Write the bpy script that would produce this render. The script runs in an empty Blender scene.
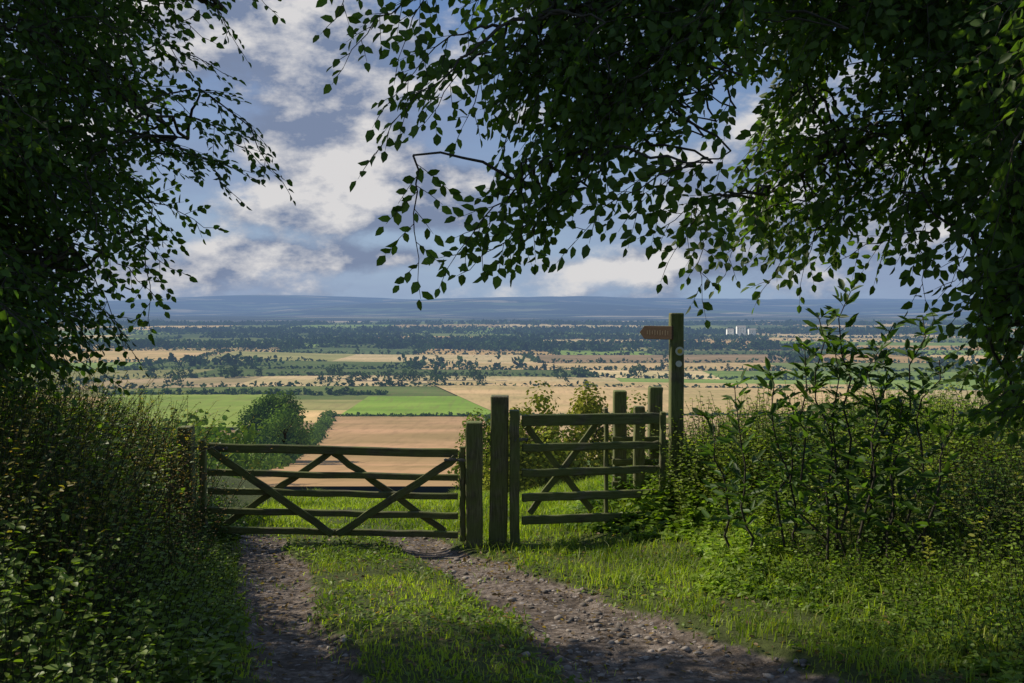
import bpy, math, numpy as np
from mathutils import Vector, Matrix
R = np.random.default_rng(7)
sc = bpy.context.scene
F = 995.0; EYE = 1.6
def from_px(u, v, d):           # image pixel (column, row) and depth -> metres
    return np.array([(u-512)/F*d, d, EYE-(v-305)/F*d])
def nrm(a):
    return a/np.maximum(np.linalg.norm(a, axis=-1, keepdims=True), 1e-9)
def sstep(a, b, x):
    t = np.clip((x-a)/(b-a), 0, 1); return t*t*(3-2*t)
def vnoise(x, y, seed=0):
    x = np.asarray(x, float); y = np.asarray(y, float)
    xi = np.floor(x).astype(np.int64); yi = np.floor(y).astype(np.int64)
    fx = x-xi; fy = y-yi; fx = fx*fx*(3-2*fx); fy = fy*fy*(3-2*fy)
    def h(i, j):
        n = (i*374761393 + j*668265263 + seed*144665) & 0x7fffffff
        n = ((n ^ (n >> 13))*1274126177) & 0x7fffffff
        return ((n ^ (n >> 16)) & 0xffff)/65535.0
    return (h(xi, yi)*(1-fx)+h(xi+1, yi)*fx)*(1-fy)+(h(xi, yi+1)*(1-fx)+h(xi+1, yi+1)*fx)*fy
def fbm(x, y, o=4, seed=0):
    s = 0; a = .5
    for k in range(o):
        s = s+a*vnoise(x*2**k, y*2**k, seed+k); a *= .5
    return s
# ------------------------------------------------------------------ terrain height
PY = [-30, 0, 6, 12, 16, 20, 24, 30, 60, 130, 250, 400, 600, 900, 1500, 3000, 6000, 8000, 10500, 13000, 16500]
PZ = [2.5, 0, -.65, -1.3, -1.7, -2.3, -3.2, -6, -13.5, -23.6, -40, -55, -66, -72, -72, -69, -55, -20, 30, 55, 10]
def xr(y): return 2.2-.47*(np.clip(y, 3.5, 13)-5.9)
def xl(y): return -1.65-.28*(np.clip(y, 2, 13)-5.9)
def ruts(x, y):
    w = sstep(13.6, 12.2, y)*.7+.3*sstep(16, 13, y)
    j = .42*(fbm(x*1.3, y*1.3, 3, 5)-.5)+.30*(fbm(x*5, y*5, 2, 6)-.4)
    lc = -1.22-.31*(y-5.9); rc = 1.25-.38*(np.minimum(y, 14)-5.9)
    lw = .38+.0*y; rw = .38+.50*sstep(12.5, 5, y)
    a = sstep(1.35, .5, np.abs(x-lc+j)/lw); b = sstep(1.3, .55, np.abs(x-rc+j)/rw)
    return np.clip(np.maximum(a, b), 0, 1)*w
def H(x, y):
    x = np.asarray(x, float); y = np.asarray(y, float)
    z = np.interp(y, PY, PZ)
    fade = sstep(30, 14, y)
    z = z+fade*1.15*sstep(.9, 5.5, x-xr(y))+fade*.7*sstep(.1, 2.5, xl(y)-x)
    near = sstep(40, 14, y)*sstep(40, 10, np.abs(x))
    z = z+near*(.10*(fbm(x*.7, y*.7, 3, 1)-.47)+.06*(fbm(x*4, y*4, 3, 2)-.47))
    z = z-near*.09*ruts(x, y)
    mid = sstep(300, 900, y)
    z = z+mid*10*(fbm(x/500+5, y/500, 2, 9)-.4)
    far = sstep(4500, 9000, y)
    z = z+far*270*(fbm(x/2600+2, y/2600, 4, 11)-.48)
    return z
# ------------------------------------------------------------------ mesh helper
def mesh_obj(name, V, Fc, mat, col=None, parent=None, smooth=False, attr=None):
    V = np.asarray(V, np.float32); Fc = np.asarray(Fc, np.int32)
    me = bpy.data.meshes.new(name); k = Fc.shape[1]
    me.vertices.add(len(V)); me.vertices.foreach_set('co', V.ravel())
    me.loops.add(Fc.size); me.loops.foreach_set('vertex_index', Fc.ravel())
    me.polygons.add(len(Fc)); me.polygons.foreach_set('loop_start', np.arange(0, Fc.size, k, dtype=np.int32))
    if smooth: me.polygons.foreach_set('use_smooth', np.ones(len(Fc), bool))
    me.update(calc_edges=True)
    if col is not None:
        a = me.color_attributes.new('Col', 'FLOAT_COLOR', 'POINT')
        c = np.ones((len(V), 4), np.float32); c[:, :3] = col; a.data.foreach_set('color', c.ravel())
    if attr is not None:
        for n, d in attr.items():
            a = me.attributes.new(n, 'FLOAT', 'POINT'); a.data.foreach_set('value', np.asarray(d, np.float32).ravel())
    me.materials.append(mat)
    o = bpy.data.objects.new(name, me); sc.collection.objects.link(o)
    if parent: o.parent = parent
    return o
def empty(name, loc=(0, 0, 0)):
    e = bpy.data.objects.new(name, None); e.empty_display_size = .1; sc.collection.objects.link(e); return e
# ------------------------------------------------------------------ node helpers
class NT:
    def __init__(s, nt): s.nt = nt; nt.nodes.clear()
    def n(s, t, ins=None, **kw):
        x = s.nt.nodes.new(t)
        for k, v in kw.items(): setattr(x, k, v)
        if ins:
            for k, v in ins.items():
                if isinstance(v, bpy.types.NodeSocket): s.nt.links.new(v, x.inputs[k])
                else: x.inputs[k].default_value = v
        return x
    def m(s, op, a, b=0, c=0, clamp=False):
        return s.n('ShaderNodeMath', {0: a, 1: b, 2: c}, operation=op, use_clamp=clamp).outputs[0]
    def vm(s, op, a, b=(0, 0, 0)):
        x = s.n('ShaderNodeVectorMath', {0: a, 1: b}, operation=op)
        return x.outputs['Value'] if op in ('LENGTH', 'DOT_PRODUCT') else x.outputs[0]
    def mix(s, f, a, b, bt='MIX'):
        return s.n('ShaderNodeMix', {0: f, 6: a, 7: b}, data_type='RGBA', blend_type=bt).outputs[2]
    def mr(s, v, a, b, c=0, d=1, it='SMOOTHSTEP'):
        return s.n('ShaderNodeMapRange', {0: v, 1: a, 2: b, 3: c, 4: d}, interpolation_type=it).outputs[0]
    def noise(s, vec, scale, det=4, rough=.55, out=0):
        return s.n('ShaderNodeTexNoise', {'Vector': vec, 'Scale': scale, 'Detail': det, 'Roughness': rough}).outputs[out]
def mat(name):
    m = bpy.data.materials.new(name); m.use_nodes = True
    m.cycles.emission_sampling = 'NONE'
    return m, NT(m.node_tree)
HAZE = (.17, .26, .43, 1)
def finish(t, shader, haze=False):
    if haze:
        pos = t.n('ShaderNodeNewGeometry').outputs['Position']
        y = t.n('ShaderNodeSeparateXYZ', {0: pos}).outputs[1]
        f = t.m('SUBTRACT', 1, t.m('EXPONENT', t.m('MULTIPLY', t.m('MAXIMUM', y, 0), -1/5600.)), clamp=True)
        e = t.n('ShaderNodeEmission', {'Color': HAZE, 'Strength': 1.0}).outputs[0]  # airlight painted in as blue emission, stronger with distance along y
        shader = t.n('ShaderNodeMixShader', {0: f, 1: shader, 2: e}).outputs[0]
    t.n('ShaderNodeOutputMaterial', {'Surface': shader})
def leaf_mat(name, trans=.35, haze=False, gain=1.0):
    m, t = mat(name)
    c = t.n('ShaderNodeAttribute', attribute_name='Col').outputs['Color']
    c2 = t.mix(1.0, c, (gain, gain, gain, 1), 'MULTIPLY')
    b = t.n('ShaderNodeBsdfPrincipled', {'Base Color': c2, 'Roughness': .5, 'Specular IOR Level': .3}).outputs[0] if not haze else t.n('ShaderNodeBsdfDiffuse', {'Color': c2}).outputs[0]
    tc = t.mix(1.0, c2, (1.8, 2.0, .5, 1), 'MULTIPLY')
    tr = t.n('ShaderNodeBsdfTranslucent', {'Color': tc}).outputs[0]
    s = t.n('ShaderNodeMixShader', {0: trans, 1: b, 2: tr}).outputs[0]
    finish(t, s, haze); return m
M_leaf = leaf_mat('beech_leaf', .5, gain=1.05)
M_herb = leaf_mat('herb_leaf', .4, gain=1.15)
M_grass = leaf_mat('grass_blade', .4)
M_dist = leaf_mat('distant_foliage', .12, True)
def bark_mat():
    m, t = mat('bark'); p = t.n('ShaderNodeNewGeometry').outputs['Position']
    nz = t.noise(t.vm('MULTIPLY', p, (1, 1, .25)), 25, 5)
    c = t.mix(nz, (.02, .017, .012, 1), (.07, .06, .04, 1))
    bp = t.n('ShaderNodeBump', {'Height': nz, 'Strength': .6, 'Distance': .02}).outputs[0]
    finish(t, t.n('ShaderNodeBsdfPrincipled', {'Base Color': c, 'Roughness': .9, 'Normal': bp}).outputs[0]); return m
M_bark = bark_mat()
def wood_mat(name, tint=1.0, mossy=1.0):
    m, t = mat(name)
    tc = t.n('ShaderNodeTexCoord').outputs['Object']
    g = t.noise(t.vm('MULTIPLY', tc, (1.2, 18, 18)), 4, 6, .65)
    wv = t.noise(tc, 6, 4); moss = t.noise(tc, 3.1, 6, .65)
    c = t.mix(t.mr(g, .3, .7), (.042*tint, .036*tint, .022*tint, 1), (.20*tint, .175*tint, .115*tint, 1))
    c = t.mix(t.mr(wv, .45, .7, 0, .6), c, (.06, .055, .035, 1))
    nz = t.n('ShaderNodeSeparateXYZ', {0: t.n('ShaderNodeNewGeometry').outputs['Normal']}).outputs[2]
    mf = t.m('MULTIPLY', t.mr(moss, .34, .56, 0, .9*mossy), t.mr(nz, -.6, 1, .7, 1), clamp=True)
    c = t.mix(mf, c, t.mix(g, (.08, .10, .022, 1), (.19, .23, .055, 1)))
    bp = t.n('ShaderNodeBump', {'Height': g, 'Strength': .8, 'Distance': .008}).outputs[0]
    finish(t, t.n('ShaderNodeBsdfPrincipled', {'Base Color': c, 'Roughness': .85, 'Normal': bp}).outputs[0]); return m
M_wood = wood_mat('weathered_wood', 1.0); M_wood2 = wood_mat('weathered_wood_grey', 1.25)
def flat_mat(name, col, rough=.6, metal=0):
    m, t = mat(name); p = t.n('ShaderNodeNewGeometry').outputs['Position']
    nz = t.noise(p, 30, 4)
    c = t.mix(nz, tuple(x*.7 for x in col)+(1,), tuple(min(1, x*1.15) for x in col)+(1,))
    finish(t, t.n('ShaderNodeBsdfPrincipled', {'Base Color': c, 'Roughness': rough, 'Metallic': metal}).outputs[0]); return m
# ------------------------------------------------------------------ terrain sheet
def terrain():
    ny, nx = 620, 560
    v = np.linspace(-math.asinh(21/1.5), math.asinh(16000/1.5), ny); ys = 9+1.5*np.sinh(v)
    u = np.linspace(-1, 1, nx)*math.asinh(13000/2.5); xs = -.5+2.5*np.sinh(u)
    X, Y = np.meshgrid(xs, ys); Z = H(X, Y)
    V = np.stack([X, Y, Z], -1).reshape(-1, 3)
    i = np.arange(ny-1)[:, None]*nx+np.arange(nx-1)[None]; i = i.ravel()
    Fc = np.stack([i, i+1, i+1+nx, i+nx], 1)
    rt = ruts(X, Y)*sstep(-.2, .1, X-xl(Y)+.3)
    m, t = mat('hillside_ground')
    pos = t.n('ShaderNodeNewGeometry').outputs['Position']
    rut = t.n('ShaderNodeAttribute', attribute_name='rut').outputs['Fac']
    n1 = t.noise(pos, 2.2, 6, .6); n2 = t.noise(pos, 12, 7, .68)
    vo = t.n('ShaderNodeTexVoronoi', {'Vector': t.vm('ADD', pos, t.vm('MULTIPLY', t.noise(pos, 8, 3, .5, 1), (.14, .14, .14))), 'Scale': 17.0}, feature='F1')
    vd, vc = vo.outputs['Distance'], vo.outputs['Color']
    vr = t.n('ShaderNodeSeparateColor', {0: vc}).outputs[0]
    mud = t.mix(t.mr(n2, .35, .65), (.08, .060, .044, 1), (.28, .23, .19, 1))
    mud = t.mix(t.mr(n1, .42, .62, 0, .7), mud, (.065, .050, .036, 1))
    stone = t.m('MULTIPLY', t.mr(vr, .78, .86), t.mr(vd, .40, .25), clamp=True)
    mud = t.mix(stone, mud, t.mix(vr, (.13, .115, .10, 1), (.34, .31, .29, 1)))
    soil = t.mix(n2, (.035, .04, .014, 1), (.10, .13, .03, 1))
    f = t.m('ADD', rut, t.m('MULTIPLY', t.m('SUBTRACT', n1, .5), 1.0))
    f = t.mr(f, .3, .6)
    near = t.mix(f, soil, mud)
    y = t.n('ShaderNodeSeparateXYZ', {0: pos}).outputs[1]
    slope = t.mix(t.noise(pos, .03, 5), (.10, .16, .03, 1), (.22, .23, .08, 1))
    fw = t.noise(t.vm('MULTIPLY', pos, (.0009, .0022, 0)), 1.0, 9, .72)
    fw2 = t.n('ShaderNodeTexVoronoi', {'Vector': t.vm('MULTIPLY', pos, (.0018, .0028, 0)), 'Scale': 1.0}).outputs['Color']
    fr = t.n('ShaderNodeSeparateColor', {0: fw2}).outputs[0]
    land = t.mix(t.mr(fr, .4, .75), (.10, .15, .05, 1), (.46, .38, .22, 1))
    land = t.mix(t.mr(fw, .44, .49), land, (.012, .022, .014, 1))
    farc = t.mix(t.mr(y, 3300, 3600), slope, land)
    c = t.mix(t.mr(y, 22, 40), near, farc)
    hgt = t.m('ADD', n2, t.m('MULTIPLY', t.m('MULTIPLY', t.mr(vd, .6, 0), vr), t.m('MULTIPLY', f, .4)))
    bp = t.n('ShaderNodeBump', {'Height': hgt, 'Strength': .9, 'Distance': .06}).outputs[0]
    s = t.n('ShaderNodeBsdfPrincipled', {'Base Color': c, 'Roughness': .9, 'Specular IOR Level': .2, 'Normal': bp}).outputs[0]
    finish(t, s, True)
    mesh_obj('ground_terrain', V, Fc, m, smooth=True, attr={'rut': rt})
terrain()
# ------------------------------------------------------------------ leaves & tubes
class Leaves:
    def __init__(s): s.P = []; s.D = []; s.N = []; s.L = []; s.W = []; s.C = []
    def add(s, P, D, N, L, W, C):
        n = len(P)
        s.P.append(P); s.D.append(D); s.N.append(N)
        s.L.append(np.broadcast_to(L, (n,))); s.W.append(np.broadcast_to(W, (n,))); s.C.append(np.broadcast_to(C, (n, 3)))
    def build(s, name, mt, parent=None):
        P = np.concatenate(s.P); D = nrm(np.concatenate(s.D)); N0 = np.concatenate(s.N)
        L = np.concatenate(s.L)[:, None]; W = np.concatenate(s.W)[:, None]*L; C = np.concatenate(s.C)
        S = nrm(np.cross(D, N0)); N = np.cross(S, D)
        v = np.stack([P, P+.28*L*D+.45*W*S+.10*L*N, P+.68*L*D+.38*W*S+.07*L*N, P+L*D-.08*L*N,
                      P+.68*L*D-.38*W*S+.07*L*N, P+.28*L*D-.45*W*S+.10*L*N], 1)
        n = len(P); b = (np.arange(n)*6)[:, None]
        Fc = np.concatenate([b+np.array([[0, 3, 2, 1]]), b+np.array([[0, 5, 4, 3]])])
        return mesh_obj(name, v.reshape(-1, 3), Fc, mt, col=np.repeat(C, 6, 0), parent=parent)
class Tubes:
    def __init__(s): s.V = []; s.F = []; s.n = 0
    def add(s, path, r, k=4):
        path = np.asarray(path, float); m = len(path); r = np.broadcast_to(r, (m,))
        T = nrm(np.gradient(path, axis=0)); ref = np.array([.3, .2, 1.]) if abs(T[0][2]) < .8 else np.array([1., .2, .1])
        A = nrm(np.cross(T, ref)); B = np.cross(T, A)
        an = np.arange(k)*2*math.pi/k
        v = path[:, None]+r[:, None, None]*(A[:, None]*np.cos(an)[None, :, None]+B[:, None]*np.sin(an)[None, :, None])
        i = np.arange(m-1)[:, None]*k+np.arange(k)[None]; j = np.arange(m-1)[:, None]*k+(np.arange(k)[None]+1) % k
        Fc = np.stack([i, j, j+k, i+k], -1).reshape(-1, 4)+s.n
        s.V.append(v.reshape(-1, 3)); s.F.append(Fc); s.n += m*k
    def build(s, name, mt, parent=None):
        return mesh_obj(name, np.concatenate(s.V), np.concatenate(s.F), mt, parent=parent, smooth=True)
def rv(n): return R.normal(size=(n, 3))
def curve(a, b, sag=.12, n=7, wob=.03):
    t = np.linspace(0, 1, n)[:, None]; L = np.linalg.norm(b-a)
    p = a*(1-t)+b*t; p[:, 2:] += sag*L*4*t*(1-t)
    w = rv(n)*wob*L; w[0] = 0; w[-1] = 0
    return p+w
def smooth_path(pts, n=24):
    pts = np.asarray(pts, float); t = np.linspace(0, len(pts)-1, n); out = []
    P = np.vstack([2*pts[0]-pts[1], pts, 2*pts[-1]-pts[-2]])
    for q in t:
        i = min(int(q), len(pts)-2); f = q-i; a, b, c, d = P[i], P[i+1], P[i+2], P[i+3]
        out.append(.5*(2*b+(c-a)*f+(2*a-5*b+4*c-d)*f*f+(3*b-3*c+d-a)*f**3))
    return np.array(out)
BEECH = np.array([.06, .11, .022])
def spray(lv, tb, base, tip, leafL=.075, col=BEECH, sp=.040):
    d = tip-base; L = np.linalg.norm(d); f = d/L
    path = curve(base, tip, .10, 8, .02)
    tb.add(path, np.linspace(.007, .002, 8), 4)
    pn = nrm(np.array([0, 0, 1.])*.5+R.normal(size=3)*.6+np.array([0, -1, 0])*.45); s = nrm(np.cross(f, pn)); pn = np.cross(s, f)
    n = max(5, int(L/.095)); sg = 1
    for i in range(n+1):
        t = .08+.92*i/n; q = t*7; a = min(int(q), 6); p = path[a]*(1-(q-a))+path[a+1]*(q-a)
        sg = -sg
        dr = nrm(f*(.75 if i < n else 3)+sg*s*.8+R.normal(size=3)*.18+np.array([0, 0, -.18]))
        l = (.36*L*(1-.8*t)+.10)*R.uniform(.6, 1.15)
        k = max(3, int(l/sp)); e = p+dr*l+np.array([0, 0, -.10*l])
        tb.add([p, (p+e)/2+np.array([0, 0, .03*l]), e], [.003, .0025, .0012], 3)
        tt = np.linspace(.12, 1, k)[:, None]; pp = p*(1-tt)+e*tt
        alt = np.where(np.arange(k) % 2 == 0, 1, -1)[:, None]
        sd = np.cross(dr, pn)
        D = dr*.7+alt*sd*.75+rv(k)*.25; D[-1] = dr; D[:, 2] -= .2
        N = pn[None]+rv(k)*.45
        c = col*R.uniform(.7, 1.35, (k, 1))*np.array([1, 1, 1])+np.array([.02, .012, 0])*R.random((k, 1))**3
        lv.add(pp+rv(k)*.006, D, N, leafL*R.uniform(.7, 1.15, k), R.uniform(.55, .72, k), c)
def inpoly(p, poly):
    x, y = p; c = False; n = len(poly)
    for i in range(n):
        x1, y1 = poly[i]; x2, y2 = poly[i-1]
        if (y1 > y) != (y2 > y) and x < (x2-x1)*(y-y1)/(y2-y1)+x1: c = not c
    return c
def tree(name, limbs, regions, tips, away, crown=None, lf0=.08, sp=.040, col=BEECH):
    root = empty(name); lv = Leaves(); tb = Tubes(); nodes = []
    for k, (pts, r0, r1) in enumerate(limbs):
        p = smooth_path(pts, 30); p[1:-1] += rv(28)*.02
        tb.add(p, np.linspace(r0, r1, 30), 10); nodes.append(p)
    nodes = np.concatenate(nodes[1:])
    def att(tip, L, lf=lf0):
        a = nrm(away+R.normal(size=3)*.35); b = tip+a*L
        spray(lv, tb, b, tip, lf, col, sp=sp)
        dd = np.linalg.norm(nodes-b, axis=1); q = nodes[np.argmin(dd)]
        if dd.min() < 3.2: tb.add(curve(q, b, .06, 7, .03), np.linspace(.014, .007, 7), 5)
    for poly, n, d0, d1, L0, L1 in regions:
        us = [p[0] for p in poly]; vs = [p[1] for p in poly]; k = 0
        while k < n:
            q = (R.uniform(min(us), max(us)), R.uniform(min(vs), max(vs)))
            if inpoly(q, poly):
                att(from_px(q[0], q[1], R.uniform(d0, d1)), R.uniform(L0, L1)); k += 1
    for u, v, d, L in tips: att(from_px(u, v, d), L, lf0*1.05)
    if crown:  # extra leaf clumps kept above the view, added to shade the foreground
        for (c, rad, n, lf) in crown:
            c = np.array(c); rad = np.array(rad)
            cl = nrm(rv(60))*R.uniform(.4, 1, (60, 1))*rad+c
            P = cl[R.integers(0, 60, n)]+rv(n)*rad*.13
            ok = P[:, 2] > EYE+.36*np.maximum(P[:, 1], 0)+.5
            P = P[ok]; n = len(P)
            lv.add(P, rv(n)+np.array([0, 0, -.3]), rv(n)*.6+np.array([0, 0, 1]), lf*R.uniform(.7, 1.2, n), .6, BEECH*R.uniform(.7, 1.3, (n, 1)))
    lv.build(name+'_leaves', M_leaf, root); tb.build(name+'_trunk_and_limbs', M_bark, root)
# right-hand beech overhanging the track
T = np.array([6.1, 8.6, 0.])
tree('beech_tree',
     [([T+[0, 0, -1.6], T+[-.1, 0, 1.5], T+[-.3, -.1, 4], T+[-.2, -.3, 7], T+[-.5, -.6, 10]], .34, .12),
      ([T+[-.2, 0, 3.0], from_px(980, 40, 8.2), from_px(860, 0, 7.8), from_px(720, -5, 7.4), from_px(590, 10, 7), from_px(500, 30, 6.6)], .08, .010),
      ([T+[-.1, 0, 2.6], from_px(1000, 130, 8), from_px(900, 130, 7.8), from_px(820, 160, 7.8), from_px(760, 200, 7.9)], .05, .006),
      ([T+[-.2, 0, 3.6], from_px(900, -60, 8), from_px(700, -90, 7.6), from_px(540, -60, 7), from_px(400, -30, 6.6)], .09, .01),
      ([from_px(720, -5, 7.4), from_px(660, 70, 7.2), from_px(600, 130, 7), from_px(540, 190, 6.8)], .022, .006),
      ([T+[-.1, -.2, 1.9], from_px(1060, 200, 7.2), from_px(1005, 260, 7), from_px(980, 330, 6.8)], .04, .008),
      ([T+[-.2, -.2, 4.2], [3, 5, 6.2], [1, 2, 7], [-1, -1, 7.5]], .12, .02)],
     [([(430, -60), (1080, -60), (1080, 130), (900, 130), (800, 90), (700, 80), (560, 60), (450, 10)], 210, 6.5, 9, .9, 1.5),
      ([(510, 10), (690, 50), (670, 110), (640, 155), (590, 185), (530, 185), (480, 110)], 62, 6.3, 7.6, .6, 1.1),
      ([(730, 110), (1000, 110), (960, 200), (900, 230), (840, 240), (770, 250), (720, 250), (735, 190)], 60, 7, 9, .6, 1.0),
      ([(960, 60), (1090, 60), (1090, 430), (990, 430), (955, 340), (935, 230)], 170, 5.6, 8, .6, 1.1),
      ([(330, -90), (470, -60), (470, 10), (350, -20)], 14, 6, 7.5, .8, 1.2)],
     [(418, 280, 6.5, .8), (448, 268, 6.6, .8), (500, 262, 6.6, .9), (372, 160, 6.6, .8), (338, 22, 6.5, .7), (345, 70, 6.6, .8), (385, 110, 6.7, .8), (425, 125, 6.8, .8), (400, 60, 6.8, .8), (430, 85, 6.9, .8),
      (462, 130, 6.8, .8), (530, 235, 6.6, .8), (575, 242, 6.4, .9), (610, 200, 6.6, .7), (655, 232, 6.8, .9), (630, 215, 7, .8), (702, 300, 7.6, .9), (668, 262, 7.4, .6), (725, 275, 7.8, .9),
      (762, 290, 8, .8), (800, 285, 8, .8), (835, 262, 8, .8), (880, 262, 7.6, .8), (925, 300, 7, .8), (915, 255, 7.3, .8), (560, 210, 6.5, .9), (480, 235, 6.8, .8), (500, 160, 6.8, .8), (470, 270, 6.7, .7), (520, 255, 6.7, .7), (500, 225, 6.9, .7), (540, 200, 6.9, .7)],
     np.array([.7, .1, .65]),
     [((3.5, 0, 8.5), (4, 4, 2), 9000, .15)], .088)  # unseen canopy over the camera, added to hold back skylight
T = np.array([-7.4, 8.4, 0.])
tree('hedgerow_tree',
     [([T+[0, 0, -1.6], T+[.1, 0, 1.5], T+[.2, -.1, 4], T+[.1, -.3, 7], T+[.3, -.6, 10]], .30, .12),
      ([T+[.1, 0, 2.6], from_px(-20, 120, 8.2), from_px(60, 90, 8), from_px(130, 100, 7.8), from_px(190, 140, 7.6)], .045, .006),
      ([T+[.1, 0, 3.2], from_px(-10, 0, 8), from_px(90, -20, 8), from_px(170, -10, 7.8), from_px(230, 15, 7.5)], .05, .006),
      ([T+[.1, 0, 2.0], from_px(-20, 210, 7.6), from_px(40, 230, 7.6), from_px(90, 270, 7.6)], .03, .006),
      ([T+[.1, 0, 4.5], [-5, 5.5, 6.3], [-3, 2, 7]], .12, .02)],
     [([(-70, -60), (235, -60), (215, 20), (180, 60), (160, 110), (190, 160), (140, 210), (115, 260), (95, 330), (55, 400), (-70, 410)], 330, 6.2, 9.0, .6, 1.2),
      ([(-70, 60), (70, 100), (65, 380), (-70, 420)], 110, 5.6, 8, .6, 1.0)],
     [(284, 183, 7.4, .9), (262, 165, 7.5, .8), (235, 195, 7.5, .8), (215, 165, 7.5, .9), (268, 8, 7.2, .9), (240, 48, 7.3, .8), (205, 40, 7.3, .8), (232, 102, 7.4, .9), (196, 120, 7.4, .8), (205, 228, 7.6, .8), (245, 175, 7.3, .7), (225, 75, 7.3, .8),
      (172, 232, 7.4, .7), (170, 268, 7.6, .8), (150, 290, 7.4, .7), (148, 320, 7.6, .8), (120, 330, 7.4, .7), (132, 352, 7.6, .7), (108, 378, 7.4, .7), (95, 350, 7.4, .7), (190, 75, 7.3, .8), (160, 200, 7.5, .8)],
     np.array([-.8, .05, .55]),
     [((-5.5, 2, 8.5), (3, 4, 2), 8000, .15), ((-6.4, 8.2, 7.2), (2.6, 2.6, 1.7), 9000, .14), ((-5.4, 8.6, 7.2), (2.8, 1.6, 1.3), 7000, .14)], .066, .034, np.array([.045, .09, .018]))  # unseen crown masses, added to shade the near track and bank
# ------------------------------------------------------------------ herb layer built stem by stem
def plants(lv, tb_acc, P0, Hh, lean, K, leafL, wid, col, droop=.35, cvar=.35):
    n = len(P0); t = np.linspace(.15, 1, K)[None, :, None]
    top = lean*Hh[:, None]; top[:, 2] = Hh
    B = P0[:, None]+top[:, None]*t; B[..., 2] -= (np.linalg.norm(lean[:, :2], axis=1)*Hh*.35)[:, None]*t[..., 0]**2
    ang = R.uniform(0, 6.28, n)[:, None]+np.arange(K)[None]*2.4+R.normal(size=(n, K))*.3
    D = np.stack([np.cos(ang), np.sin(ang), R.normal(size=(n, K))*.25-droop*.3+.2], -1)
    N = np.stack([-np.cos(ang)*.3, -np.sin(ang)*.3-.15, np.ones((n, K))], -1)+R.normal(size=(n, K, 3))*.35
    lfb = np.broadcast_to(leafL, (n,))[:, None]
    LL = lfb*R.uniform(.6, 1.25, (n, K))*(1.15-.45*t[..., 0])
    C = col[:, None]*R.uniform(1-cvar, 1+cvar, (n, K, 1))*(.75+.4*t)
    lv.add(B.reshape(-1, 3), D.reshape(-1, 3), N.reshape(-1, 3), LL.ravel(), wid, C.reshape(-1, 3))
    if tb_acc is not None:
        w = .0035; e = P0+top; e[:, 2] -= np.linalg.norm(lean[:, :2], axis=1)*Hh*.35
        m = P0+top*.5; m[:, 2] -= np.linalg.norm(lean[:, :2], axis=1)*Hh*.09
        o1 = np.array([w, 0, 0]); o2 = np.array([0, w, 0])
        for a, b in ((P0, m), (m, e)):
            for o in (o1, o2): tb_acc.append(np.stack([a-o, a+o, b+o*.6, b-o*.6], 1))
def quads_obj(name, acc, mt, parent):
    q = np.concatenate(acc).reshape(-1, 3); mesh_obj(name, q, np.arange(len(q)).reshape(-1, 4), mt, parent=parent)
def scatter(n, x0, x1, y0, y1): return R.uniform(x0, x1, n), R.uniform(y0, y1, n)
def gcol(x, y, a, b, s=1.2, seed=3):
    f = sstep(.25, .65, fbm(x*s, y*s, 3, seed))[:, None]; return np.array(a)*(1-f)+np.array(b)*f
M_stem = flat_mat('green_stem', (.07, .08, .03), .8)
# left hedge
root = empty('hedge'); lv = Leaves(); acc = []
x, y = scatter(9500, -9, -1, 2.2, 14.5)
s = xl(y)-x; ok = (s > .0)&(s < 5.0); x, y, s = x[ok], y[ok], s[ok]
ht = (.20+1.0*sstep(0, 1.6, s))*(.45+1.1*fbm(x*.9, y*.9, 3, 21)+.25*R.random(len(x)))*(1-.45*sstep(6.5, 3, y))
P0 = np.stack([x, y, H(x, y)-.02], 1); lean = R.normal(size=P0.shape)*.25; lean[:, 0] += .15
sz = .05+.06*sstep(.35, .6, fbm(x*.8, y*.8, 2, 23))
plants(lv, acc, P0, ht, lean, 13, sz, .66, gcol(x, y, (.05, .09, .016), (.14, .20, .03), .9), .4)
x, y = scatter(1000, -7.5, -2.5, 4.5, 14.5); s = xl(y)-x; ok = s > .7; x, y = x[ok], y[ok]
P0 = np.stack([x, y, H(x, y)+.4], 1); lean = R.normal(size=P0.shape)*.4
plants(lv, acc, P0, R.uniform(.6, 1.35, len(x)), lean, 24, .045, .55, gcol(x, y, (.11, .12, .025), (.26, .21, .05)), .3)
x, y = scatter(700, -5.5, -2.4, 5, 12); s = xl(y)-x; ok = s > .3; x, y = x[ok], y[ok]
P0 = np.stack([x, y, H(x, y)], 1); lean = R.normal(size=P0.shape)*.25
plants(lv, acc, P0, R.uniform(.8, 1.5, len(x)), lean, 16, .032, .5, np.tile(np.array([.24, .14, .06]), (len(x), 1)), .3)
lv.build('hedge_leaves', M_herb, root); quads_obj('hedge_stems', acc, M_stem, root)
# right bank nettles and brambles
root = empty('bramble_bank'); lv = Leaves(); acc = []
x, y = scatter(15500, -.5, 9, 3, 14.5)
s = x-xr(y)-.65-1.15*sstep(6, 11.5, y)-1.2*(fbm(x*.9, y*.9, 2, 35)-.4); ok = (s > 0)&(s < 6.5); x, y, s = x[ok], y[ok], s[ok]
ht = (.08+.56*sstep(0, 2.0, s))*(.2+1.35*fbm(x*1.0, y*1.0, 3, 31)+.3*R.random(len(x)))
P0 = np.stack([x, y, H(x, y)-.02], 1); lean = R.normal(size=P0.shape)*.35
sz = .05+.06*sstep(.3, .6, fbm(x*.7, y*.7, 2, 33))
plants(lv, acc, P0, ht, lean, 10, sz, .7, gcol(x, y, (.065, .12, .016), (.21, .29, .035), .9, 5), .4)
x, y = scatter(430, 1.9, 7, 6, 13.5); s = x-xr(y); ok = s > 2.3; x, y = x[ok], y[ok]
P0 = np.stack([x, y, H(x, y)+.05], 1); lean = R.normal(size=P0.shape)*.45
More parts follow.
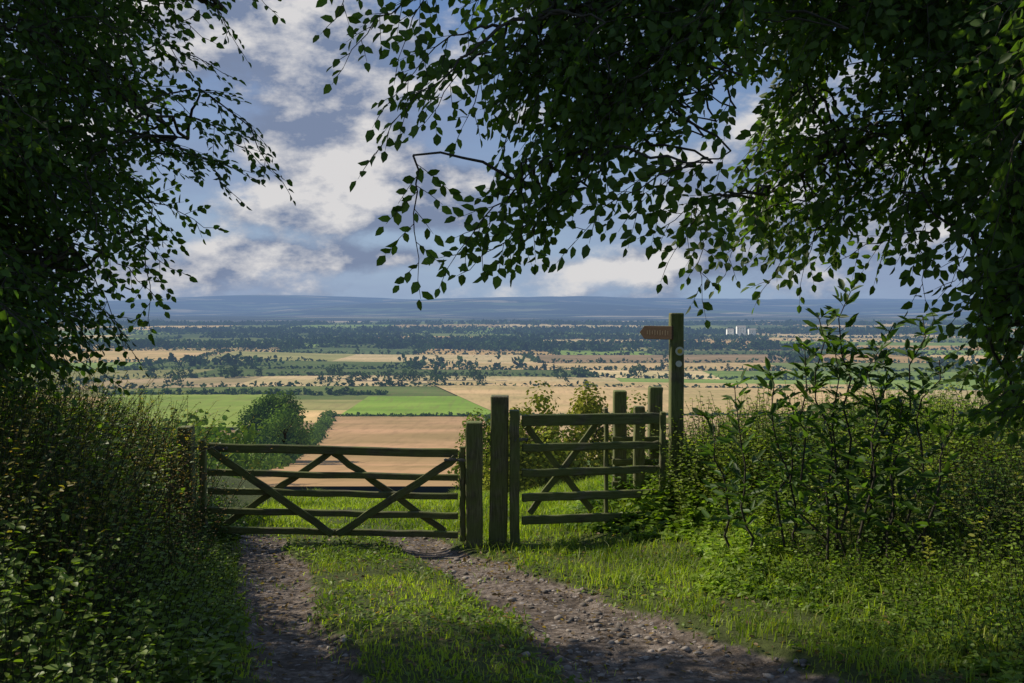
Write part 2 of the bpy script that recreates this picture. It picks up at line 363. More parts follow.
plants(lv, acc, P0, .35+.9*R.random(len(x))**1.5, lean, 22, .06, .55, gcol(x, y, (.09, .14, .02), (.25, .26, .05)), .3)
x, y = scatter(260, 1.9, 3.3, 11.4, 12.9); P0 = np.stack([x, y, H(x, y)], 1); lean = R.normal(size=P0.shape)*.25
plants(lv, acc, P0, R.uniform(.6, 1.25, len(x)), lean, 18, .065, .6, gcol(x, y, (.08, .12, .02), (.20, .25, .04)), .3)
lv.build('bramble_leaves', M_herb, root); quads_obj('bramble_stems', acc, M_stem, root)
# tall elder-like shrub right of the fingerpost
root = empty('elder_shrub'); lv = Leaves(); tb = Tubes()
for (u, v, d, bu) in [(850, 292, 9, 850), (805, 345, 9.2, 820), (922, 315, 8.8, 880), (770, 372, 9.5, 790), (735, 385, 9.6, 750), (835, 350, 9, 830), (880, 350, 8.7, 865), (940, 360, 8.5, 900), (788, 395, 9.4, 800),
                      (712, 415, 10, 735), (905, 400, 8.6, 890), (955, 410, 8.3, 930), (893, 325, 8.9, 870), (818, 315, 9.1, 840)]:
    b = from_px(bu, 500, d); b[2] = H(b[0], b[1]); tp = from_px(u, v, d); pth = curve(b, tp, 0, 10, .025)
    tb.add(pth, np.linspace(.014, .004, 10), 6)
    L = np.linalg.norm(tp-b); k = int(L/.12)
    for i in range(k):
        t = .12+.88*(i+.6)/k; q = min(t, 1)*9; a = min(int(q), 8); p = pth[a]*(1-q+a)+pth[a+1]*(q-a)
        for sgn in (0, math.pi):
            an = i*1.57+sgn+R.normal()*.3; dr = nrm(np.array([math.cos(an), math.sin(an), .45+.3*R.normal()]))
            l = R.uniform(.05, .20)*(1.3-.6*t); e = p+dr*l; tb.add([p, e], [.003, .0015], 3)
            m = 3; tt = np.array([.5, .6, 1.])[:, None]; sd_ = nrm(np.cross(dr, [0, 0, 1.])); al = np.array([1, -1, 0])[:, None]
            D = dr*.8+al*sd_*.8+rv(m)*.25+np.array([0, 0, .2])
            lv.add(p+dr*l*tt, D, np.array([0, -.5, 1.])+rv(m)*.4, R.uniform(.09, .18, m), .38, np.array([.055, .10, .025])*R.uniform(.6, 1.5, (m, 1)))
lv.build('elder_leaves', M_herb, root); tb.build('elder_stems', M_bark, root)
# ------------------------------------------------------------------ grass
def grass(name, x, y, hh, w, ca, cb):
    n = len(x); z = H(x, y); a = R.uniform(0, 6.28, n); ln = R.normal(size=(n, 2))*.45
    S = np.stack([np.cos(a), np.sin(a), 0*a], 1)*w[:, None]; P = np.stack([x, y, z-.01], 1)
    Mp = P+np.stack([ln[:, 0]*hh*.3, ln[:, 1]*hh*.3, hh*.6], 1); Tp = P+np.stack([ln[:, 0]*hh, ln[:, 1]*hh, hh*(1-.3*np.abs(ln).max(1))], 1)
    v = np.stack([P-S, P+S, Mp+S*.75, Mp-S*.75, Tp+S*.12, Tp-S*.12], 1); b = (np.arange(n)*6)[:, None]
    Fc = np.concatenate([b+np.array([[0, 1, 2, 3]]), b+np.array([[3, 2, 4, 5]])])
    c = gcol(x, y, ca, cb, 1.0, 8)*R.uniform(.7, 1.3, (n, 1)); c = c+np.array([.12, .08, .01])*(R.random((n, 1)) < .12)
    return mesh_obj(name, v.reshape(-1, 3), Fc, M_grass, col=np.repeat(c, 6, 0))
x, y = scatter(240000, -6, 7, 3.5, 26)
rt = ruts(x, y); pr = ((1-rt)**1.6+.16*sstep(.45, .6, fbm(x*1.8, y*1.8, 3, 45)))*(.18+1.05*sstep(.28, .55, fbm(x*1.6, y*1.6, 3, 41)))*sstep(3.5, 5.5, y+.0)*np.where(y > 14, .75, 1)
ok = R.random(len(x)) < pr; ok &= (x > xl(y)-.4)&((y > 13)|(x < xr(y)+3.4))
x, y = x[ok], y[ok]
inner = (x > xl(y)+.1)&(x < xr(y)); hh = np.where(inner, R.uniform(.03, .09, len(x)), R.uniform(.05, .17, len(x)))*(.5+1.1*fbm(x*2, y*2, 2, 43))
hh = np.where(y > 12.5, hh*1.4, hh)
grass('grass', x, y, hh, R.uniform(.003, .006, len(x))*np.where(y > 13, 1.6, 1), (.12, .18, .022), (.30, .38, .05))
lv = Leaves(); x, y = scatter(34000, -4.5, 5, 4, 13.5); rt = ruts(x, y)
ok = (R.random(len(x)) < (1-rt)**1.3*sstep(.3, .55, fbm(x*1.2, y*1.2, 3, 77)))&(x > xl(y)-.3)&(x < xr(y)+3.0); x, y = x[ok], y[ok]; n = len(x)
D = rv(n); D[:, 2] = np.abs(D[:, 2])*.5
lv.add(np.stack([x, y, H(x, y)+R.uniform(0, .04, n)], 1), D, np.array([0, 0, 1.])+rv(n)*.3, R.uniform(.025, .06, n), .7, gcol(x, y, (.08, .13, .018), (.20, .28, .04)))
lv.build('clover_patch', M_herb)
# ------------------------------------------------------------------ stones and leaf litter in the ruts
x, y = scatter(60000, -4.5, 4.5, 4, 13.5); ok = R.random(len(x)) < ruts(x, y)**1.5*.25*sstep(.35, .6, fbm(x*1.7, y*1.7, 3, 51)); x, y = x[ok], y[ok]; n = len(x)
ico = np.array([[0, 0, 1], [.89, 0, .45], [.28, .85, .45], [-.72, .53, .45], [-.72, -.53, .45], [.28, -.85, .45], [.72, .53, -.45], [-.28, .85, -.45], [-.89, 0, -.45], [-.28, -.85, -.45], [.72, -.53, -.45], [0, 0, -1]], float)
icf = np.array([[0, 1, 2], [0, 2, 3], [0, 3, 4], [0, 4, 5], [0, 5, 1], [1, 6, 2], [2, 7, 3], [3, 8, 4], [4, 9, 5], [5, 10, 1], [6, 7, 2], [7, 8, 3], [8, 9, 4], [9, 10, 5], [10, 6, 1], [11, 7, 6], [11, 8, 7], [11, 9, 8], [11, 10, 9], [11, 6, 10]])
sz = .006+.034*R.random(n)**4; V = ico[None]*R.uniform(.6, 1.3, (n, 12, 1))*sz[:, None, None]*np.stack([R.uniform(.8, 1.5, n), R.uniform(.8, 1.3, n), R.uniform(.4, .8, n)], 1)[:, None]
a = R.uniform(0, 6.28, n)[:, None]; V = np.stack([V[..., 0]*np.cos(a)-V[..., 1]*np.sin(a), V[..., 0]*np.sin(a)+V[..., 1]*np.cos(a), V[..., 2]], -1)
V = V+np.stack([x, y, H(x, y)+sz*.2], 1)[:, None]
m, t = mat('chalk_stone'); c = t.n('ShaderNodeAttribute', attribute_name='Col').outputs['Color']
finish(t, t.n('ShaderNodeBsdfPrincipled', {'Base Color': c, 'Roughness': .85}).outputs[0])
cc = np.array([.23, .20, .17])*R.uniform(.35, 1.6, (n, 1))
mesh_obj('track_stones', V.reshape(-1, 3), ((np.arange(n)*12)[:, None, None]+icf[None]).reshape(-1, 3), m, col=np.repeat(cc, 12, 0))
lv = Leaves(); x, y = scatter(4500, -4, 5, 4, 13); n = len(x); D = rv(n); D[:, 2] *= .2
lv.add(np.stack([x, y, H(x, y)+.015], 1), D, np.array([0, 0, 1.])+rv(n)*.3, R.uniform(.03, .06, n), .6, np.array([.17, .11, .055])*R.uniform(.3, 1.5, (n, 1)))
lv.build('leaf_litter', M_herb)
# ------------------------------------------------------------------ gates, posts, signpost
def beam(name, p0, p1, w, h, parent, mt=M_wood, up=(0, 0, 1), top='flat', segs=10, jit=.004):
    p0 = np.array(p0, float); p1 = np.array(p1, float); L = np.linalg.norm(p1-p0)
    X = (p1-p0)/L; Yv = nrm(np.cross(np.array(up, float), X)); Zv = np.cross(X, Yv)
    V = []; Fc = []; c = min(.012, w*.2, h*.2)
    prof = [(-w/2+c, -h/2), (w/2-c, -h/2), (w/2, -h/2+c), (w/2, h/2-c), (w/2-c, h/2), (-w/2+c, h/2), (-w/2, h/2-c), (-w/2, -h/2+c)]
    ts = [0, .012/L]+list(np.linspace(.05, .95, segs))+[1-.012/L, 1]
    for k, tt in enumerate(ts):
        sc_ = .9 if k in (0, len(ts)-1) else 1; o = R.normal(size=2)*jit*(1 if 0 < k < len(ts)-1 else 0)
        for a, b in prof: V.append([tt*L, a*sc_+o[0], b*sc_+o[1]+R.normal()*.0012])
    for k in range(len(ts)-1):
        for j in range(8): Fc.append([k*8+j, k*8+(j+1) % 8, (k+1)*8+(j+1) % 8, (k+1)*8+j])
    n = len(ts)*8
    me = bpy.data.meshes.new(name)
    me.from_pydata([tuple(v) for v in V], [], [tuple(f) for f in Fc]+[tuple(range(7, -1, -1)), tuple(range(n-8, n))]); me.update()
    me.materials.append(mt); o = bpy.data.objects.new(name, me); sc.collection.objects.link(o)
    Mx = Matrix(((X[0], Yv[0], Zv[0], p0[0]), (X[1], Yv[1], Zv[1], p0[1]), (X[2], Yv[2], Zv[2], p0[2]), (0, 0, 0, 1)))
    o.matrix_world = Mx
    if parent: o.parent = parent
    return o
def post(name, x, y, ztop, w, d=None, parent=None, mt=M_wood, lean=0):
    zb = float(H(x, y))-.3
    return beam(name, (x, y, zb), (x+lean, y, ztop), d or w, w, parent, mt, up=(1, 0, .001), segs=8, jit=.003)
M_iron = flat_mat('galvanised_iron', (.16, .16, .16), .5, .7)
g = empty('field_gate')
def gl(t, dz=0, dy=0): # along the gate
    return (-3.76+3.16*t, 12.05-.03*t+dy, dz-.07*t)
for i, (z, h) in enumerate([(-.13, .105), (-.43, .078), (-.66, .078), (-.90, .078), (-1.13, .08)]):
    beam('rail_%d' % (i+1), gl(.018, z), gl(.982, z), .05, h, g)
beam('hanging_stile', gl(0, -1.2), gl(0, -.04), .07, .09, g, up=(0, 1, 0)); beam('closing_stile', gl(1, -1.2), gl(1, -.05), .07, .08, g, up=(0, 1, 0))
beam('brace_1', gl(.03, -.15, -.045), gl(.5, -1.15, -.045), .03, .09, g); beam('brace_2', gl(.52, -1.15, -.048), gl(.975, -.18, -.048), .03, .09, g)
beam('brace_3', gl(.07, -1.10, .045), gl(.49, -.16, .045), .03, .08, g); beam('brace_4', gl(.50, -.16, .045), gl(.93, -1.1, .045), .03, .08, g)
beam('hinge_strap', gl(-.03, -.13, -.042), gl(.10, -.13, -.042), .008, .035, g, M_iron); beam('latch_bar', gl(.93, -.2, -.075), gl(1.03, -.2, -.075), .012, .03, g, M_iron)
post('gate_post', -3.98, 12.1, .12, .17); post('gate_post', -.455, 11.98, .19, .20, mt=M_wood2); post('gate_post', -.17, 12.08, .50, .22, mt=M_wood2, lean=.02)
g = empty('pedestrian_gate')
def pg(t, z, dy=0): return (.03+1.84*t, 12.0+.42*t+dy, z)
beam('gate_stile', (0.03, 12.0, -1.35), (0.03, 12.0, .33), .12, .17, g, mt=M_wood2, up=(0, 1, 0))
for i, (z, h) in enumerate([(.20, .14), (-.13, .095), (-.44, .095), (-.74, .10), (-1.02, .105)]):
    beam('rail_%d' % (i+1), pg(.05, z), pg(.985, z-.02), .05, h, g, M_wood2 if i % 2 else M_wood)
beam('brace_1', pg(.10, -.95, .055), pg(.55, .13, .055), .03, .08, g); beam('brace_2', pg(.08, .12, .09), pg(.52, -.95, .09), .03, .08, g)
beam('upright', pg(.62, -1.15, .06), pg(.62, .32, .06), .05, .08, g, up=(0, 1, 0)); beam('end_stile', pg(1.01, -1.1), pg(1.01, .26), .07, .10, g, up=(0, 1, 0))
beam('latch', pg(.0, -.02, -.09), pg(.09, -.02, -.05), .012, .035, g, M_iron)
g = empty('kissing_gate_fence')
for i, (x, y, z, w) in enumerate([(1.44, 13.25, .46, .17), (1.66, 12.95, .28, .14), (1.93, 13.35, .50, .18)]): post('post_%d' % (i+1), x, y, z, w, parent=g, mt=M_wood2 if i == 1 else M_wood)
for i, z in enumerate([.12, -.18, -.48, -.78]):
    beam('rail_%d' % (i+1), (1.33, 13.14, z), (2.02, 13.20, z-.01), .04, .08, g); beam('side_rail_%d' % (i+1), (1.98, 13.22, z-.03), (2.10, 12.72, z-.03), .04, .08, g)
g = empty('signpost'); beam('post', (2.09, 12.6, -1.4), (2.08, 12.6, 1.50), .17, .17, g, up=(1, 0, .001), jit=.003)
me = bpy.data.meshes.new('finger_board'); o = bpy.data.objects.new('finger_board', me)
pr = [(0, -.085), (.40, -.085), (.47, 0), (.40, .085), (0, .085)]; th = .022
V = [(a, -th, b) for a, b in pr]+[(a, th, b) for a, b in pr]
me.from_pydata(V, [], [(0, 1, 2, 3, 4), (9, 8, 7, 6, 5)]+[(i, i+5, (i+1) % 5+5, (i+1) % 5) for i in range(5)])
mb, t = mat('oak_board'); tc = t.n('ShaderNodeTexCoord').outputs['Object']; gn = t.noise(t.vm('MULTIPLY', tc, (2, 20, 25)), 4, 5)
finish(t, t.n('ShaderNodeBsdfPrincipled', {'Base Color': t.mix(gn, (.045, .026, .013, 1), (.12, .07, .035, 1)), 'Roughness': .8}).outputs[0]); me.materials.append(mb)
sc.collection.objects.link(o); o.parent = g; ang = math.radians(180-38); o.rotation_euler = (0, 0, ang); o.location = (2.02, 12.50, 1.25)
b = o.modifiers.new('b', 'BEVEL'); b.width = .004
M_white = flat_mat('white_paint', (.75, .75, .72), .5); M_yel = flat_mat('waymark_yellow', (.6, .45, .05), .5); M_let = flat_mat('carved_letter_paint', (.22, .17, .11), .8)
for i in range(9):
    q = bpy.data.objects.new('carved_letter_%d' % (i+1), bpy.data.meshes.new('carved_letter')); sx = .05+i*.037
    w, hh2 = .012, .024+.01*(i % 2)
    V = [(sx, .0215, -hh2), (sx+w, .0215, -hh2), (sx+w, .0215, hh2), (sx, .0215, hh2), (sx, .0235, -hh2), (sx+w, .0235, -hh2), (sx+w, .0235, hh2), (sx, .0235, hh2)]
    q.data.from_pydata(V, [], [(0, 3, 2, 1), (4, 5, 6, 7), (0, 1, 5, 4), (1, 2, 6, 5), (2, 3, 7, 6), (3, 0, 4, 7)]); q.data.materials.append(M_let)
    sc.collection.objects.link(q); q.parent = g; q.rotation_euler = o.rotation_euler; q.location = o.location
def disc(name, c, r, th, mt, par):
    k = 24; a = np.arange(k)*2*math.pi/k
    V = [(c[0]+r*math.cos(x), c[1], c[2]+r*math.sin(x)) for x in a]+[(c[0]+r*math.cos(x), c[1]-th, c[2]+r*math.sin(x)) for x in a]
    me = bpy.data.meshes.new(name); me.from_pydata(V, [], [tuple(range(k, 2*k)), tuple(range(k-1, -1, -1))]+[(i, (i+1) % k, (i+1) % k+k, i+k) for i in range(k)])
    me.materials.append(mt); q = bpy.data.objects.new(name, me); sc.collection.objects.link(q); q.parent = par
disc('waymark_disc', (2.11, 12.507, 1.02), .055, .008, M_white, g); disc('waymark_arrow_disc', (2.11, 12.497, 1.02), .03, .004, M_yel, g)
disc('waymark_disc_lower', (2.10, 12.507, .86), .04, .008, M_white, g)
# ------------------------------------------------------------------ farmland
pal = np.array([(.52, .34, .14), (.58, .41, .18), (.16, .20, .055), (.10, .14, .04), (.20, .28, .06), (.36, .25, .13), (.46, .35, .18), (.14, .18, .05), (.60, .46, .23), (.30, .28, .10), (.22, .31, .07), (.09, .13, .045), (.55, .39, .18)])
V = []; Fc = []; C = []; nv = 0; HL = []
ys = [240.]
while ys[-1] < 3400: ys.append(ys[-1]*R.uniform(1.08, 1.20)+10)
ph = np.cumsum(R.normal(size=len(ys))*.5)
def yl(k, x): return ys[k]*(1+.035*np.sin(x/(ys[k]*.28)+ph[k])+.02*np.sin(x/(ys[k]*.12)+2*ph[k]))+.07*x*math.sin(k*.8)*(1-min(1, ys[k]/6000))
for k in range(len(ys)-1):
    xw = -ys[k]*.85-200-R.uniform(0, 200); lastc = -1
    while xw < ys[k]*.85+200:
        w = R.uniform(90, 330)*(1+ys[k]/2600); ci = R.integers(0, len(pal))
        while ci == lastc: ci = R.integers(0, len(pal))
        lastc = ci; c = pal[ci]*R.uniform(.8, 1.15)
        t = np.linspace(0, 1, 13); s = np.linspace(0, 1, 5); TT, SS = np.meshgrid(t, s)
        X = xw+w*TT; Y = yl(k, X)*(1-SS)+yl(k+1, X)*SS; Z = H(X, Y)+.6+Y*.0006
        V.append(np.stack([X, Y, Z], -1).reshape(-1, 3)); i = (np.arange(4)[:, None]*13+np.arange(12)[None]).ravel()+nv
        Fc.append(np.stack([i, i+1, i+14, i+13], 1)); C.append(np.tile(c, (65, 1))); nv += 65
        if ys[k] > 800 or xw > .32*ys[k]+80 or xw+w < -.45*ys[k]-60:
            if R.random() < .8: HL.append(('row', k, xw, xw+w))
            if R.random() < .6: HL.append(('col', k, xw, 0))
        xw += w
m, t = mat('field_crops'); pos = t.n('ShaderNodeNewGeometry').outputs['Position']
c = t.n('ShaderNodeAttribute', attribute_name='Col').outputs['Color']
nz = t.noise(t.vm('MULTIPLY', pos, (.01, .02, 0)), 1, 6, .6); nz2 = t.noise(t.vm('MULTIPLY', pos, (.25, .03, 0)), 1, 3)
c = t.mix(1, c, t.n('ShaderNodeCombineColor', {0: t.mr(nz, .3, .7, .72, 1.2), 1: t.mr(nz, .3, .7, .8, 1.15), 2: t.mr(nz, .3, .7, .7, 1.2)}).outputs[0], 'MULTIPLY')
c = t.mix(t.mr(nz2, .45, .7, 0, .3), c, (.2, .14, .07, 1))
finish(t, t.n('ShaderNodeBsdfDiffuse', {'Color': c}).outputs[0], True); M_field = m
mesh_obj('farmland_fields', np.concatenate(V), np.concatenate(Fc), M_field, col=np.concatenate(C))
def field(name, q, c, off):
    q = np.array(q, float); t = np.linspace(0, 1, 25); s = np.linspace(0, 1, 41); TT, SS = np.meshgrid(t, s); TT = TT[..., None]; SS = SS[..., None]
    P = (q[0]*(1-TT)+q[1]*TT)*(1-SS)+(q[3]*(1-TT)+q[2]*TT)*SS; X, Y = P[..., 0], P[..., 1]
    i = (np.arange(40)[:, None]*25+np.arange(24)[None]).ravel()
    V = np.stack([X, Y, H(X, Y)+off], -1).reshape(-1, 3)
    mesh_obj(name, V, np.stack([i, i+1, i+26, i+25], 1), M_field, col=np.tile(np.array(c), (len(V), 1)))
field('ploughed_field', [(-37, 122), (12, 122), (-18, 590), (-105, 590)], (.46, .29, .15), 1.7)
field('pasture_field', [(-104, 598), (-12, 598), (-5, 745), (-108, 745)], (.22, .33, .05), 2.1)
field('meadow_field', [(-215, 480), (-112, 480), (-190, 770), (-310, 770)], (.25, .32, .06), 2.2)
field('wheat_field', [(-8, 605), (240, 605), (330, 905), (-78, 905)], (.56, .40, .19), 2.4)
field('stubble_field', [(15, 380), (230, 380), (250, 595), (-10, 595)], (.46, .33, .17), 2.0)
# ------------------------------------------------------------------ distant trees
def crown(lv, c, rx, rz, ncl, nl, ls, col):
    c = np.array(c, float); cl = nrm(rv(ncl))*R.uniform(.45, .9, (ncl, 1))*np.array([rx, rx, rz])+c
    k = R.integers(0, ncl, nl); P = cl[k]+nrm(rv(nl))*np.array([rx, rx, rz])*.33*R.random((nl, 1))**.4
    N = nrm(P-cl[k])+rv(nl)*.4+np.array([0, 0, .2]); D = np.cross(N, rv(nl))
    shade = R.uniform(.6, 1.3, ncl)[k][:, None]
    lv.add(P, D, N, ls*R.uniform(.6, 1.3, nl), .8, np.array(col)*shade*R.uniform(.8, 1.2, (nl, 1)))
lv = Leaves(); GD = (.055, .09, .025)
def dtree(x, y, h, w, nl, col=GD):
    z = float(H(x, y)); crown(lv, (x, y, z+h*.52), w/2, h*.5, max(5, nl//9), nl, w*.30 if nl < 60 else w*1.6/math.sqrt(nl), col)
def hedge_line(xa, ya, xb, yb, yy):
    n = int(math.hypot(xb-xa, yb-ya)/(4.0+yy/260)); st = 4+yy/260
    if n < 1: return
    s = R.random(n)*.3/n+np.arange(n)/n
    X = xa+(xb-xa)*s; Y = ya+(yb-ya)*s
    k = 7; X = np.repeat(X, k)+R.normal(size=n*k)*st*.35; Y = np.repeat(Y, k)+R.normal(size=n*k)*.9; h = 2.4+yy*.0008
    P = np.stack([X, Y, H(X, Y)+.6+yy*.0006+R.uniform(0, h, n*k)], 1)
    lv.add(P, rv(n*k)*np.array([1, 1, .5]), rv(n*k)+np.array([0, -.6, .6]), st*.55, .7, np.array(GD)*R.uniform(.6, 1.3, (n*k, 1)))
for kind, k, a, b in HL:
    yy = ys[k]
    if kind == 'row':
        xs_ = np.linspace(a, b, 9)
        for i in range(8): hedge_line(xs_[i], float(yl(k, xs_[i])), xs_[i+1], float(yl(k, xs_[i+1])), yy)
        dens_ = R.choice([.0, .02, .06, .20])
        for x in np.arange(a, b, 6):
            if R.random() < dens_: dtree(x, float(yl(k, x))+R.normal()*2, R.uniform(4, 12), R.uniform(6, 14), 60 if yy < 1100 else 22, np.array(GD)*R.uniform(.7, 1.5))
    else:
        y0 = float(yl(k, a)); y1 = float(yl(k+1, a)); hedge_line(a, y0, a+R.normal()*15, y1, yy)
for (cx, cy, rx, ry) in [(46, 1640, 270, 110), (-200, 1850, 260, 90), (420, 1680, 230, 130), (-520, 1620, 190, 60), (-700, 2500, 420, 130), (100, 2600, 520, 140), (820, 2500, 420, 160), (300, 1250, 110, 25),
                         (-350, 1180, 90, 22), (-60, 1130, 70, 14), (-1200, 3400, 600, 200), (300, 3400, 900, 180), (1500, 3400, 600, 200), (640, 1150, 150, 30), (250, 2050, 300, 70), (-420, 2150, 260, 60)]:
    n = int(math.pi*rx*ry/(120+cy*.06)); n = min(n, 900)
    a = R.uniform(0, 6.28, n); r = np.sqrt(R.random(n)); X = cx+rx*r*np.cos(a); Y = cy+ry*r*np.sin(a)
    keep = fbm(X/140, Y/70, 2, 61) > .32
    for x, y in zip(X[keep], Y[keep]): dtree(x, y, R.uniform(10, 16), R.uniform(12, 18)*(1+cy/6000), 14, np.array((.04, .07, .022))*R.uniform(.7, 1.6))
for x in np.arange(-180, -15, 9): dtree(x, 930+R.normal()*6, R.uniform(7, 13), R.uniform(9, 13), 80)
for (u, d, h, w) in [(175, 900, 16, 20), (335, 960, 18, 16), (360, 930, 12, 14), (410, 900, 17, 17), (432, 905, 14, 13), (475, 880, 17, 16), (150, 1000, 13, 20), (560, 960, 12, 18), (640, 1000, 14, 20), (228, 980, 12, 24)]:
    dtree((u-512)/F*d, d, h, w, 140, (.06, .10, .022))
lv.build('distant_trees', M_dist)
# trees and bushes on the slope below the gate
def bigtree(name, x, y, ztop, w, nl, ls, col, low=.25):
    root = empty(name); z = float(H(x, y)); h = ztop-z; L = Leaves()
    crown(L, (x, y, z+h*(.5+low/2)), w/2, h*(.5-low/2), 34, nl, ls, col); L.build(name+'_crown', M_dist, root)
    tb = Tubes(); tb.add([[x, y, z-1], [x+.1, y, z+h*.3], [x, y, z+h*.7]], [w*.04, w*.03, w*.015], 8)
    for i in range(7):
        a = i*.9; q = np.array([x, y, z+h*(.25+.05*i)]); tb.add(curve(q, q+np.array([math.cos(a)*w*.35, math.sin(a)*w*.35, h*.22]), .05, 6), np.linspace(w*.015, w*.004, 6), 5)
    tb.build(name+'_trunk', M_bark, root)
bigtree('oak_tree', -63, 260, -18.8, 17, 7000, .7, (.12, .20, .03), .1)
bigtree('ash_tree', -55, 240, -22.5, 13, 3000, .7, (.13, .21, .03), .1)
bigtree('hawthorn_bush', .6, 42, -1.8, 4.8, 8000, .18, (.21, .23, .03), .1)
bigtree('hawthorn_bush', 3.0, 44, -1.8, 4.6, 8000, .18, (.23, .24, .03), .1)
bigtree('hawthorn_bush', -1.2, 46, -3.0, 3.9, 4500, .17, (.15, .20, .03), .1)
bigtree('hawthorn_bush', 6.0, 46, -3.0, 5, 6000, .18, (.15, .20, .03), .1)
lv = Leaves()
for s in np.linspace(0, 1, 70):
    x = -40-69*s+R.normal()*.8; y = 125+470*s; dtree(x, y, R.uniform(3, 6), R.uniform(6, 9), 200, (.13, .20, .03))
for s in np.linspace(0, 1, 55):
    x = -48-36*s+R.normal()*4; y = 130+130*s; dtree(x, y, R.uniform(7, 12.5), R.uniform(7, 11), 300, (.13, .21, .028))
for s in np.linspace(0, 1, 45): dtree(-110+92*s, 594+R.normal()*2, R.uniform(2, 4), 6, 60, (.08, .13, .025))
for s in np.linspace(0, 1, 50): dtree(-10+260*s, 600, R.uniform(2, 3.5), 7, 40, (.08, .12, .025))
for s in np.linspace(0, 1, 50): dtree(14-28*s, 124+470*s, R.uniform(2.5, 4), 7, 90, (.10, .14, .025))
for s in np.linspace(0, 1, 50): dtree(-320+220*s, 775+R.normal()*3, R.uniform(3, 7), 8, 50, (.07, .12, .025))
lv.build('field_hedgerow', M_dist)
# ------------------------------------------------------------------ distant white building
M_roof = flat_mat('slate_roof', (.3, .3, .31), .8); M_ren = flat_mat('white_render', (.88, .88, .86), .8); M_glass = flat_mat('window_glass', (.03, .04, .05), .2)
def house(x, y, w, d, h, rh):
    g = empty('white_house'); z = float(H(x, y))+10
    V = [(x-w/2, y-d/2, z-12), (x+w/2, y-d/2, z-12), (x+w/2, y+d/2, z-12), (x-w/2, y+d/2, z-12), (x-w/2, y-d/2, z+h), (x+w/2, y-d/2, z+h), (x+w/2, y+d/2, z+h), (x-w/2, y+d/2, z+h), (x-w/2, y, z+h+rh), (x+w/2, y, z+h+rh)]
    me = bpy.data.meshes.new('walls'); me.from_pydata(V, [], [(0, 1, 5, 4), (1, 2, 6, 9, 5), (2, 3, 7, 6), (3, 0, 4, 8, 7)]); me.materials.append(M_ren)
    o = bpy.data.objects.new('walls', me); sc.collection.objects.link(o); o.parent = g
    e = .5; V = [(x-w/2-e, y-d/2-e, z+h-.1), (x+w/2+e, y-d/2-e, z+h-.1), (x+w/2+e, y, z+h+rh+.3), (x-w/2-e, y, z+h+rh+.3), (x+w/2+e, y+d/2+e, z+h-.1), (x-w/2-e, y+d/2+e, z+h-.1)]
    me = bpy.data.meshes.new('roof'); me.from_pydata(V, [], [(0, 1, 2, 3), (3, 2, 4, 5)]); me.materials.append(M_roof)
    o = bpy.data.objects.new('roof', me); sc.collection.objects.link(o); o.parent = g
    V = []; Fc = []
    for i in range(max(2, int(w/6))):
        for j in range(max(1, int(h/4))):
            a = x-w/2+2+i*6; b = z+1+j*3.8; k = len(V); V += [(a, y-d/2-.05, b), (a+1.1, y-d/2-.05, b), (a+1.1, y-d/2-.05, b+1.5), (a, y-d/2-.05, b+1.5)]; Fc.append((k, k+1, k+2, k+3))
    me = bpy.data.meshes.new('windows'); me.from_pydata(V, [], Fc); me.materials.append(M_glass); o = bpy.data.objects.new('windows', me); sc.collection.objects.link(o); o.parent = g
for (u, w, h, dy) in [(736, 20, 13, 0), (727, 15, 6, 18), (745, 16, 7, -16)]: house((u-512)/F*2300, 2250+dy, w, 12, h, 2.5)
# ------------------------------------------------------------------ sun, sky, camera
sd = nrm(np.array([-.84, .36, .0])); el = math.radians(39)
SD = np.array([sd[0]*math.cos(el), sd[1]*math.cos(el), math.sin(el)])
L = bpy.data.lights.new('sun', 'SUN'); L.energy = 5.0; L.angle = math.radians(.5); L.color = (1, .90, .74)
o = bpy.data.objects.new('sun', L); sc.collection.objects.link(o); o.rotation_euler = Vector(SD).to_track_quat('Z', 'Y').to_euler(); o.location = (0, 0, 30)
w = bpy.data.worlds.new('World'); sc.world = w; w.use_nodes = True; t = NT(w.node_tree)
sky = t.n('ShaderNodeTexSky', sky_type='NISHITA'); sky.sun_disc = False; sky.sun_elevation = el; sky.sun_rotation = math.atan2(SD[0], SD[1]); sky.air_density = 1.2; sky.dust_density = 1.5
dirv = t.n('ShaderNodeTexCoord').outputs['Generated']
def dd(u, v):
    a = np.array([(u-512)/F, 1, (305-v)/F]); return tuple(a/np.linalg.norm(a))
q = t.vm('MULTIPLY', dirv, (1, 1, 1.8))
def dens(off):
    v = t.vm('ADD', q, off)
    return t.m('ADD', t.m('MULTIPLY', t.noise(v, 2.8, 2, .5), .45), t.m('MULTIPLY', t.noise(v, 9.0, 8, .60), .55))
n0 = dens((3.1, .4, .2)); n1 = dens((3.1-.018, .4, .2+.042))
b = None
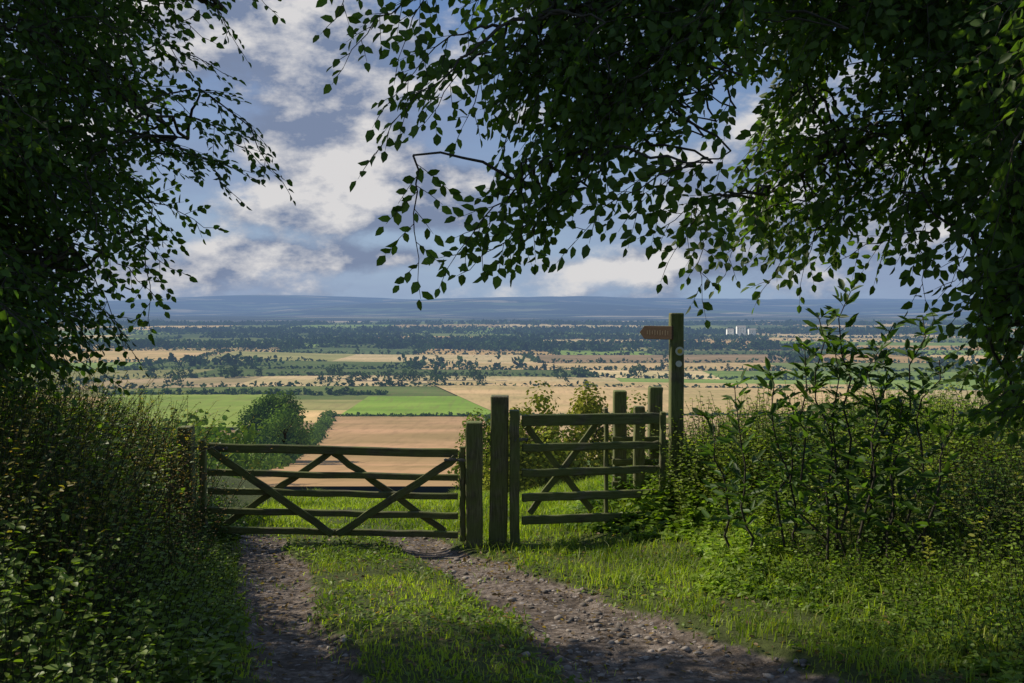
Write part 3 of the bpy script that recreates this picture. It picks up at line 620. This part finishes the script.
for (u, v, ru, rvv, am) in [(320, 140, 110, 65, .30), (430, 190, 130, 42, .22), (465, 222, 80, 26, .18), (245, 252, 60, 18, .20), (300, 50, 140, 50, .13), (380, 258, 170, 20, .15), (640, 262, 180, 26, .13), (300, 212, 150, 30, .14), (230, 15, 160, 60, .12), (820, 200, 180, 70, .10), (150, 272, 130, 18, .13), (440, 60, 90, 50, .08)]:
    l = t.vm('LENGTH', t.vm('MULTIPLY', t.vm('SUBTRACT', dirv, dd(u, v)), (F/ru, F/ru, F/rvv)))
    g_ = t.mr(l, 1.2, 0, 0, am); b = g_ if b is None else t.m('ADD', b, g_)
den = t.m('ADD', n0, b)
cov = t.mr(den, .50, .63); lit = t.m('ADD', t.m('MULTIPLY', t.m('SUBTRACT', n0, n1), 10.0), t.m('SUBTRACT', t.m('MULTIPLY', b, 1.5), -.10), clamp=True)
cl = t.mix(lit, (1.9, 2.4, 3.6, 1), (7.2, 7.0, 6.9, 1))
elz = t.n('ShaderNodeSeparateXYZ', {0: dirv}).outputs[2]
base = t.mix(t.mr(elz, .0, .30), (3.2, 4.5, 6.4, 1), (1.25, 2.3, 4.7, 1))
skyc = t.mix(.85, sky.outputs[0], base)
veil = t.mr(t.noise(t.vm('MULTIPLY', dirv, (1.5, 1.5, 7)), 2.2, 5, .55), .40, .65, 0, .6)
skyc = t.mix(veil, skyc, (2.4, 3.0, 4.6, 1))
c = t.mix(t.m('MULTIPLY', cov, .93), skyc, cl)
t.n('ShaderNodeOutputWorld', {'Surface': t.n('ShaderNodeBackground', {'Color': c, 'Strength': .1}).outputs[0]})
cam = bpy.data.cameras.new('camera'); cam.sensor_width = 36; cam.lens = F*36/1024; cam.clip_end = 60000; cam.clip_start = .05
o = bpy.data.objects.new('camera', cam); sc.collection.objects.link(o); o.location = (0, 0, EYE); o.rotation_euler = (math.radians(90)-math.atan((341.5-305)/F), 0, 0); sc.camera = o
sc.view_settings.view_transform = 'Standard'; sc.view_settings.look = 'None'; sc.view_settings.exposure = 0
